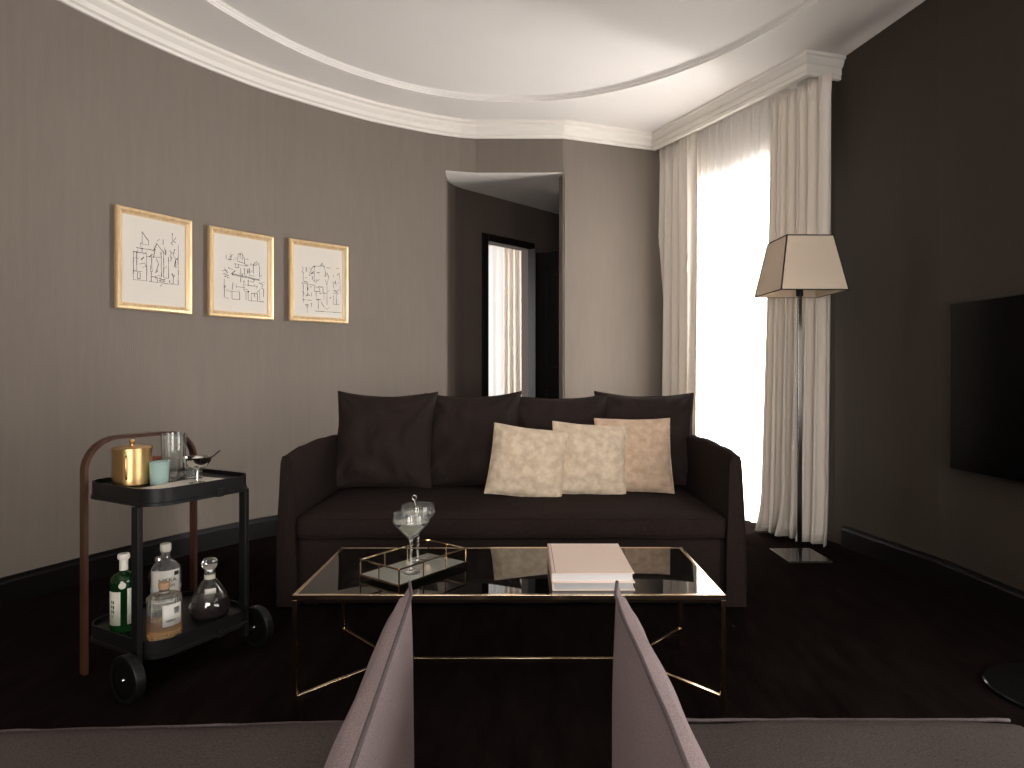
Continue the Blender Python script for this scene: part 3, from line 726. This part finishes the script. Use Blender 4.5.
art3=[[(.16,.28),(.18,.32),(.15,.36),(.19,.39)],[(.18,.40),(.18,.52),(.24,.54)],[(.30,.28),(.33,.34),(.30,.38),(.36,.37),(.34,.30)],[(.34,.30),(.40,.25),(.52,.24)],[(.52,.24),(.56,.18),(.60,.24),(.52,.24)],[(.54,.22),(.58,.22)],[(.60,.24),(.64,.40)],[(.40,.26),(.40,.50)],[(.38,.50),(.46,.48),(.44,.53),(.39,.51)],
 [(.16,.56),(.42,.58)],[(.26,.56),(.26,.76),(.32,.76)],[(.18,.58),(.18,.90)],[(.16,.70),(.20,.74),(.16,.78)],[(.18,.84),(.36,.84)],[(.40,.60),(.50,.62),(.52,.68),(.40,.68),(.40,.60)],[(.44,.68),(.44,.82),(.54,.82)],[(.52,.60),(.58,.60),(.58,.70),(.66,.70)],[(.48,.82),(.48,.98)],[(.60,.70),(.60,.82)],
 [(.62,.40),(.66,.34),(.70,.42),(.66,.54),(.62,.46)],[(.66,.54),(.66,.90)],[(.76,.50),(.92,.50)],[(.80,.50),(.80,.60)],[(.88,.36),(.92,.32),(.94,.44),(.94,.70)],[(.82,.64),(.88,.64),(.86,.67),(.82,.64)],[(.86,.68),(.86,.88)],[(.80,.72),(.80,.88),(.92,.88)],[(.22,.92),(.28,.92),(.26,.96),(.22,.92)],[(.26,.96),(.26,1.06)],
 [(.42,1.02),(.96,1.02)],[(.54,.86),(.60,.94),(.66,.98),(.72,.94)],[(.34,.90),(.34,.96)]]
frames=[((113.5,205),(190,221),(113,308.5),(189.5,314.5),art1,'leftmost of the three, tall drawing of towers','gold framed ink drawing, leftmost and highest of the three on the curved wall'),
        ((207,225.5),(272,237.5),(206.5,317),(271.5,319.5),art2,'','gold framed ink drawing in the middle of the three on the curved wall'),
        ((288,239),(347,246.5),(287.5,322),(347,323),art3,'','gold framed ink drawing, rightmost of the three, nearest the doorway')]
for (tl,tr_,bl,br,art,_,lb) in frames:
    a=wall_hit(tl[0]); b=wall_hit(tr_[0]); a0=a.copy()
    c2=(a+b)/2; d=(b-a).normalized(); nn=Vector((d.y,-d.x))
    w=(b-a).length
    z1=(zat(tl[1],a.y)+zat(tr_[1],b.y))/2; z0=(zat(bl[1],a.y)+zat(br[1],b.y))/2; h=z1-z0
    bul=.012    # chord of the curved wall lies in front of it, frame backs touch at the ends
    fr=empty('picture_frame',(c2.x+nn.x*.002,c2.y+nn.y*.002,z0),math.atan2(d.y,d.x)); tag(fr,lb,'picture','gold framed drawings on the curved wall')
    fw=.040
    bm=bmesh.new()
    # moulded frame: four mitred sides
    pr=[(0,0),(0,-.020),(.006,-.028),(.018,-.030),(.030,-.020),(.036,-.016),(fw,-.014),(fw,0)]
    cor=[(-w/2,0,1,1),(w/2,0,-1,1),(w/2,h,-1,-1),(-w/2,h,1,-1)]
    rings=[[bm.verts.new((x+sx*o,y,z+sz*o)) for (o,y) in pr] for (x,z,sx,sz) in cor]
    for i in range(4):
        A=rings[i]; B=rings[(i+1)%4]
        for k in range(len(pr)): k2=(k+1)%len(pr); bm.faces.new((A[k],A[k2],B[k2],B[k]))
    finish(bm,'frame',M['gold_frame'],fr)
    bm=bmesh.new(); box(bm,-w/2+fw-.004,w/2-fw+.004,-.010,-.002,fw-.004,h-fw+.004); pa=finish(bm,'paper',M['paper'],fr)
    bm=bmesh.new(); pw=w-2*fw; phh=h-2*fw; rnd=random.Random(len(art))
    def mp(p): 
        return Vector((-pw/2+pw*(p[0]), -.0105, fw+phh*(1-(p[1]*.84+.06))))
    for pl_ in art:
        for p,q in zip(pl_,pl_[1:]):
            P=mp(p); Q=mp(q)
            if (Q-P).length<1e-4: continue
            nseg=max(1,int((Q-P).length/.03)); last=P
            for s_ in range(1,nseg+1):
                nx=P.lerp(Q,s_/nseg)+Vector((rnd.uniform(-1,1),0,rnd.uniform(-1,1)))*.0012
                bar(bm,last,nx,.0007,rnd.choice((.0018,.0026,.0036)),up=Vector((0,1,0)).cross((nx-last).normalized()))
                last=nx
        if rnd.random()<.30:
            P=mp(pl_[0]); rr=rnd.uniform(.004,.008)
            vs=[bm.verts.new(P+Vector((rr*rnd.uniform(.5,1.2)*math.cos(t),-.0004,rr*rnd.uniform(.4,1)*math.sin(t)))) for t in [k*PI/4 for k in range(8)]]
            bm.faces.new(vs)
    for q in range(26):      # short broken pen strokes and blots between the outlines
        P=mp((rnd.uniform(.16,.88),rnd.uniform(.22,.86))); dx,dz=rnd.choice(((1,0),(0,1),(.7,.7))); l=rnd.uniform(.008,.035)
        bar(bm,P,P+Vector((dx*l,0,dz*l)),.0007,rnd.choice((.0016,.0026,.005)),up=Vector((0,1,0)).cross(Vector((dx,0,dz)).normalized()))
    finish(bm,'ink_drawing',M['ink'],fr,recalc=False)

# ------------------------------------------------------------------ bar trolley
BO=Vector((-1.31,2.27)); bu=Vector((.48,.87)).normalized(); bv=Vector((-bu.y,bu.x))
brz=math.atan2(bu.y,bu.x)
def B(u,v,z=0): p=BO+bu*u+bv*v; return (p.x,p.y,z)
bt=empty('bar_trolley',B(0,0),brz); tag(bt,'two tier black metal bar trolley with arched walnut handle by the curved wall','trolley')
TU,TV=.435,.44
def rrect(u0,u1,v0,v1,r,n=8):
    pts=[]
    for (cx_,cy_,a0) in ((u1-r,v0+r,-PI/2),(u1-r,v1-r,0),(u0+r,v1-r,PI/2),(u0+r,v0+r,PI)):
        for k in range(n+1): a=a0+PI/2*k/n; pts.append((cx_+r*math.cos(a),cy_+r*math.sin(a)))
    return pts
def tray(name,z0,z1,zf):
    bm=bmesh.new(); o=rrect(.0,TU,-.0,TV,.085); i=rrect(.005,TU-.005,.005,TV-.005,.080); n=len(o)
    o2=rrect(-.004,TU+.004,-.004,TV+.004,.089)
    L=[(o2,z0),(o2,z0+.012),(o,z0+.014),(o,z1),(i,z1),(i,zf)]
    rows=[[bm.verts.new((*p,z)) for p in q] for q,z in L]
    for a,b in zip(rows,rows[1:]):
        for k in range(n): bm.faces.new((a[k],a[(k+1)%n],b[(k+1)%n],b[k]))
    bm.faces.new(rows[0][::-1]); bm.faces.new(rows[-1])
    t=finish(bm,name,M['black_metal'],bt,True,auto=30)
    for (v0,v1) in ((-.010,.0),(TV,TV+.010)):
        b2=bmesh.new(); box(b2,TU*.62-.014,TU*.62+.014,v0,v1,z0-.002,z0+.030); finish(b2,'clip',M['black_metal'],t,bevel=.002)
tray('tray',.672,.735,.718); tray('tray',.128,.192,.174)
ZU=.7185; ZL=.1745
# front posts at each end
for (u,s) in ((-.010,-1),(TU-.004,1)):
    bm=bmesh.new(); box(bm,u-.010,u+.010,.045,.085,.062,.673); finish(bm,'post',M['black_metal'],bt,bevel=.003)
# walnut arch with dark inner face
def arch(w, off, name, m, zt):
    bm=bmesh.new(); u0,u1=-.014-off,TU+.014+off; r=.13+off; pts=[(u0,0.0)]
    for k in range(0,13): a=PI-PI/2*k/12; pts.append((u0+r+r*math.cos(a), zt-r+r*math.sin(a)))
    for k in range(0,13): a=PI/2-PI/2*k/12; pts.append((u1-r+r*math.cos(a), zt-r+r*math.sin(a)))
    pts.append((u1,0.0)); rows=[]
    for i,p in enumerate(pts):
        a=pts[max(i-1,0)]; b=pts[min(i+1,len(pts)-1)]; t=Vector((b[0]-a[0],b[1]-a[1])).normalized(); nrm=Vector((t.y,-t.x))
        q=(p[0]+nrm.x*w,p[1]+nrm.y*w)
        rows.append([bm.verts.new((p[0],.398,p[1])),bm.verts.new((p[0],.432,p[1])),bm.verts.new((q[0],.432,q[1])),bm.verts.new((q[0],.398,q[1]))])
    for a,b in zip(rows,rows[1:]):
        for k in range(4): bm.faces.new((a[k],a[(k+1)%4],b[(k+1)%4],b[k]))
    bm.faces.new(rows[0][::-1]); bm.faces.new(rows[-1])
    return finish(bm,name,m,bt,True,auto=30)
arch(.014,0,'handle_arch',M['walnut'],.902)
for (u,s) in ((-.050,-1),(TU+.050,1)):
    w=empty('wheel',(u,.052,.083),0); w.parent=bt
    bm=bmesh.new()
    lathe(bm,[(0,-.014),(.060,-.014),(.064,-.010),(.064,.010),(.060,.014),(0,.014)],40)
    bmesh.ops.rotate(bm,verts=bm.verts[:],matrix=Matrix.Rotation(PI/2,3,'Y')); finish(bm,'wheel_disc',M['black_paint'],w,True,auto=35)
    bm=bmesh.new(); lathe(bm,[(.063,-.016),(.080,-.018),(.083,-.014),(.083,.014),(.080,.018),(.063,.016)],48)
    bmesh.ops.rotate(bm,verts=bm.verts[:],matrix=Matrix.Rotation(PI/2,3,'Y')); finish(bm,'tyre',M['rubber'],w,True,auto=35)
    bm=bmesh.new(); lathe(bm,[(0,-.020),(.005,-.020),(.005,.020),(0,.020)],12); bmesh.ops.rotate(bm,verts=bm.verts[:],matrix=Matrix.Rotation(PI/2,3,'Y')); finish(bm,'hub_cap',M['silver'],w,True)
for (a,b) in ((-.040,-.016),(TU+.003,TU+.040)):
    bm=bmesh.new(); bar(bm,(a,.060,.083),(b,.060,.083),.014); finish(bm,'axle',M['black_metal'],bt)

# things on the trolley
def at(u,v,z): return B(u,v,z)
ib=empty('ice_bucket',at(.105,.295,ZU),0); tag(ib,'brushed gold lidded ice bucket on the trolley top tray','ice bucket')
lathe_obj('bucket_body',[(0,0),(.064,0),(.068,.004),(.068,.135),(.065,.138),(.063,.135),(.063,.008),(0,.008)],M['gold_bucket'],ib,64)
ld=lathe_obj('lid',[(0,.136),(.070,.136),(.070,.142),(.064,.145),(.040,.149),(0,.151)],M['gold_bucket'],ib,64)
lathe_obj('knob',[(0,.149),(.005,.150),(.005,.156),(.010,.160),(.012,.166),(.009,.173),(0,.176)],M['gold_bucket'],ld,24)
bm=bmesh.new(); a=R(-40)
tube(bm,[(.068*math.cos(R(-75)),.068*math.sin(R(-75)),.118),(.0735*math.cos(R(-75)),.0735*math.sin(R(-75)),.110),(.0735*math.cos(R(-75)),.0735*math.sin(R(-75)),.04),(.068*math.cos(R(-75)),.068*math.sin(R(-75)),.03)],.004,8)
finish(bm,'side_handle',M['gold_bucket'],ib,True)
def cut(k,n): return 1+(.035 if k%2 else -.0)
def tumbler(u,v,r,h,m,lb,name='tumbler',facet=True,n=28,base=.012,group='glassware on the trolley top tray'):
    prof=[(0,0),(r*.86,0),(r*.9,.003),(r*.93,h*.3),(r*.97,h*.66),(r,h),(r-.003,h),(r*.90,h*.66),(r*.86,h*.3),(r*.82,base),(0,base)]
    o=lathe_obj(name,prof,m,None,n,loc=at(u,v,ZU),mod=cut if facet else None,auto=12 if facet else 40)
    tag(o,lb,'glass',group); return o
tumbler(.300,.335,.047,.180,M['crystal'],'tall cut crystal mixing glass behind the short tumblers on the trolley','mixing_glass',n=36)
tumbler(.158,.205,.036,.088,M['teal_glass'],'short pale teal glass tumbler beside the gold ice bucket','tumbler',facet=False)
tumbler(.232,.250,.034,.088,M['crystal'],'short cut crystal tumbler between teal tumbler and clear one','tumbler')
tumbler(.285,.180,.034,.085,M['crystal'],'short cut crystal tumbler just behind the silver coupe','tumbler')
t=tumbler(.215,.345,.033,.090,mat('amber_tinted_glass',lin(.80,.35,.25),.05,trans=.8),'short amber red tinted tumbler behind the teal tumbler','tumbler')
cp=empty('coupe',at(.237,.088,ZU+.0022)); tag(cp,'small silver stemmed coupe at the right of the trolley top tray','glass')
lathe_obj('coupe_body',[(0,0),(.030,0),(.031,.002),(.006,.006),(.004,.012),(.004,.052),(.012,.058),(.036,.068),(.049,.084),(.053,.102),(.0515,.102),(.0475,.085),(.035,.071),(.010,.062),(0,.061)],M['silver'],cp,40)
bm=bmesh.new(); tube(bm,[(.03,.02,.085),(.055,.035,.108),(.068,.045,.122)],.003,6); finish(bm,'stirrer',M['black_metal'],cp,True)
bm=bmesh.new(); mt=Matrix.Rotation(R(8),4,'Z'); box(bm,-.14,.14,-.075,.075,0,.002,mt)
o=finish(bm,'paper_napkin',M['napkin'],None); o.location=at(.215,.115,ZU); o.rotation_euler=(0,0,brz); tag(o,'printed paper napkin lying flat under the coupe on the trolley','napkin')

def patch(parent,name,r,a0,a1,z0,z1,m,n=10,rb=None):
    bm=bmesh.new(); A=[];Bv=[];
    for k in range(n+1):
        a=R(a0+(a1-a0)*k/n); A.append(bm.verts.new((r*math.cos(a),r*math.sin(a),z0))); Bv.append(bm.verts.new((r*math.cos(a),r*math.sin(a),z1)))
    for k in range(n): bm.faces.new((A[k],A[k+1],Bv[k+1],Bv[k]))
    o=finish(bm,name,m,parent,True,recalc=False); s=o.modifiers.new('s','SOLIDIFY'); s.thickness=.0008; s.offset=1; return o
def text(parent,s,r,ang,z,size,m,name='lettering',rot=0):
    cu=bpy.data.curves.new(name,'FONT'); cu.body=s; cu.size=size; cu.extrude=.0002; cu.align_x='CENTER'; cu.align_y='CENTER'
    cu.materials.append(m); tmp=bpy.data.objects.new('tmp',cu); COL.objects.link(tmp)
    bpy.context.view_layer.update(); me=bpy.data.meshes.new_from_object(tmp.evaluated_get(bpy.context.evaluated_depsgraph_get()))
    bpy.data.objects.remove(tmp); o=bpy.data.objects.new(name,me); COL.objects.link(o); o.parent=parent
    a=R(ang); o.location=(r*math.cos(a),r*math.sin(a),z)
    o.rotation_euler=(Matrix.Rotation(a+PI/2,3,'Z')@Matrix.Rotation(PI/2,3,'X')@Matrix.Rotation(rot,3,'Z')).to_euler(); return o
GB='bottles on the trolley lower tray'
def facing(u,v): p=at(u,v,0); return math.degrees(math.atan2(-p[1],-p[0]))
# green bottle
u,v=.062,.275; fa=facing(u,v)
g=empty('liquor_bottle',at(u,v,ZL)); tag(g,'green glass bottle with two cream labels, leftmost on the lower tray','bottle',GB)
lathe_obj('bottle_body',[(0,0),(.040,0),(.044,.004),(.045,.010),(.045,.185),(.043,.198),(.034,.210),(.020,.217),(.013,.222),(.013,.258),(0,.258)],M['green_glass'],g,40)
lathe_obj('stopper',[(.0132,.226),(.0145,.226),(.0145,.268),(.013,.270),(0,.270)],M['white_cap'],g,24)
lathe_obj('cap',[(0,.268),(.019,.268),(.021,.272),(.021,.284),(.019,.288),(0,.288)],M['white_cap'],g,24)
patch(g,'label',.0456,fa-78,fa-14,.030,.155,M['label']); patch(g,'label',.0456,fa+14,fa+80,.030,.165,M['label'])
p=lathe_obj('seal',[(0,0),(.0125,0),(.0125,.0015),(0,.0015)],M['label'],g,20); a=R(fa-6); p.location=(.0455*math.cos(a),.0455*math.sin(a),.178); p.rotation_euler=(Matrix.Rotation(a,3,'Z')@Matrix.Rotation(PI/2,3,'Y')).to_euler()
for i,(dz,w) in enumerate(((.113,.9),(.095,1),(.078,.9),(.060,.5))):
    patch(g,'label_print',.0462,fa-50-8*w,fa-50-2,dz,dz+.010,M['ink'],4); patch(g,'label_print',.0462,fa-50+2,fa-50+8*w,dz-.003,dz+.009,M['ink'],4)
# tall clear bottle
u,v=.200,.232; fa=facing(u,v)
g=empty('liquor_bottle',at(u,v,ZL)); tag(g,'tall clear bottle with large white label and pale stopper behind the ribbed bottle','bottle',GB)
lathe_obj('bottle_body',[(0,0),(.050,0),(.054,.005),(.054,.190),(.051,.206),(.040,.222),(.024,.232),(.017,.240),(.016,.262),(.018,.264),(.018,.270),(0,.270)],M['bottle_glass'],g,40)
lathe_obj('spirit',[(0,.006),(.050,.006),(.0515,.010),(.0515,.120),(0,.120)],mat('clear_spirit',lin(.93,.93,.90),.02,trans=.95,ior=1.35),g,40)
lathe_obj('stopper',[(.0,.268),(.017,.268),(.020,.276),(.020,.296),(.018,.300),(0,.300)],M['white_cap'],g,28)
lb_=patch(g,'label',.0546,fa-62,fa+60,.070,.205,M['white_label'])
text(g,'NIKKA',.0562,fa+6,.168,.021,M['ink']); text(g,'GIN',.0562,fa+20,.146,.015,M['ink']); patch(g,'label_print',.0556,fa+32,fa+52,.182,.198,M['ink'],4)
# ribbed whisky bottle
u,v=.098,.078; fa=facing(u,v)
g=empty('liquor_bottle',at(u,v,ZL)); tag(g,'ribbed clear whisky bottle part filled with amber, frontmost on the lower tray','bottle',GB)
def rib(k,n): return 1+(.018 if k%2 else -.010)
lathe_obj('bottle_body',[(0,0),(.052,0),(.057,.006),(.058,.018),(.058,.140),(.056,.150),(.044,.158),(.022,.163),(.017,.168),(.016,.180),(0,.180)],M['bottle_glass'],g,48,mod=rib,auto=10)
lathe_obj('whisky',[(0,.010),(.048,.010),(.053,.014),(.053,.068),(0,.068)],M['amber'],g,40)
lathe_obj('stopper',[(0,.176),(.018,.176),(.020,.180),(.020,.196),(.018,.199),(0,.199)],M['cork'],g,24)
patch(g,'label',.0600,fa-6,fa+62,.052,.130,M['white_label']); patch(g,'paper_band',.0596,fa-40,fa+30,.140,.143,M['white_label'])
text(g,'HIBIKI',.0615,fa+20,.072,.012,M['ink'],rot=R(0)); text(g,'\u97ff',.0615,fa+40,.104,.026,M['ink'])
# dark bottle at the back
u,v=.262,.372
g=empty('liquor_bottle',at(u,v,ZL)); tag(g,'dark short bottle with silvery cap, half hidden behind the tall clear bottle','bottle',GB)
lathe_obj('bottle_body',[(0,0),(.040,0),(.044,.005),(.044,.130),(.038,.150),(.018,.168),(.013,.176),(.013,.192),(0,.192)],M['dark_glass'],g,36)
lathe_obj('cap',[(0,.190),(.017,.190),(.017,.208),(.015,.211),(0,.211)],M['silver'],g,24)
# decanter
u,v=.312,.118; fa=facing(u,v)
g=empty('decanter',at(u,v,ZL)); tag(g,'round decanter of dark red spirit with faceted crystal stopper','decanter')
lathe_obj('decanter_body',[(0,0),(.060,0),(.072,.012),(.077,.030),(.075,.055),(.064,.085),(.046,.115),(.028,.140),(.019,.150),(.018,.172),(.021,.176),(.017,.176),(.014,.172),(.015,.150),(.024,.140),(.042,.115),(.060,.085),(.071,.055),(.073,.030),(.068,.014),(.056,.006),(0,.006)],M['decanter_glass'],g,40,auto=60)
lathe_obj('spirit',[(0,.0065),(.056,.0065),(.067,.0145),(.0722,.030),(.0702,.055),(.064,.072),(0,.072)],M['dark_liquor'],g,40)
lathe_obj('neck_band',[(.0192,.148),(.0205,.148),(.0205,.166),(.0192,.166)],M['label'],g,24)
patch(g,'label',.0575,fa-18,fa+22,.102,.122,M['white_label'])
lathe_obj('stopper',[(0,.170),(.013,.170),(.015,.184),(.024,.190),(.031,.203),(.031,.217),(.022,.228),(0,.231)],M['crystal'],g,8,auto=10)

# ------------------------------------------------------------------ light
K_WORLD, K_W1, K_R, K_F = .9, 2900, 55, 135
w=bpy.data.worlds.new('world'); sc.world=w; w.use_nodes=True
nt=w.node_tree; bg=nt.nodes['Background']; bg.inputs[0].default_value=(1,.985,.965,1); bg.inputs[1].default_value=K_WORLD
def area(name,loc,rot,sx,sy,power,col=(1,1,1),portal=False,spread=None):
    l=bpy.data.lights.new(name,'AREA'); l.shape='RECTANGLE'; l.size=sx; l.size_y=sy; l.energy=power; l.color=col
    if portal: l.cycles.is_portal=True
    if spread: l.spread=spread
    o=bpy.data.objects.new(name,l); COL.objects.link(o); o.location=loc; o.rotation_euler=rot; return o
# sky portals at the openings
mid=WP((t0+t1)/2,-.13); nin=Vector((-wd.y,wd.x,0)); area('portal_window',(mid[0],mid[1],1.35),(-nin).to_track_quat('Z','Y').to_euler(),t1-t0,2.7,1,portal=True)
area('portal_bedroom',(-.68,8.62,1.3),Vector((0,1,0)).to_track_quat('Z','Y').to_euler(),1.04,2.6,1,portal=True)
# daylight coming in through the big window of the long right wall
pm=RP((W0+W1)/2); nr=Vector((-1,-.02,0))
area('daylight',(pm[0]+.10,pm[1],1.08),(-nr).to_track_quat('Z','Y').to_euler(),W1-W0,1.65,K_R,(1,.955,.91))
area('daylight_french_window',(5.0,4.75,.9),Vector((1,0,0)).to_track_quat('Z','Y').to_euler(),3.6,4.0,K_W1,(1,.975,.95))
area('fill_bedroom',(-2.25,7.3,1.4),Vector((-1,0,0)).to_track_quat('Z','Y').to_euler(),1.2,2.0,90,(1,.97,.94))  # added fill to brighten the next room's drape, no known window there
area('fill_front',(-.1,-2.36,1.3),Vector((0,-1,0)).to_track_quat('Z','Y').to_euler(),2.4,1.8,K_F,(1,.955,.91))  # added frontal fill behind the camera, its opening is made up
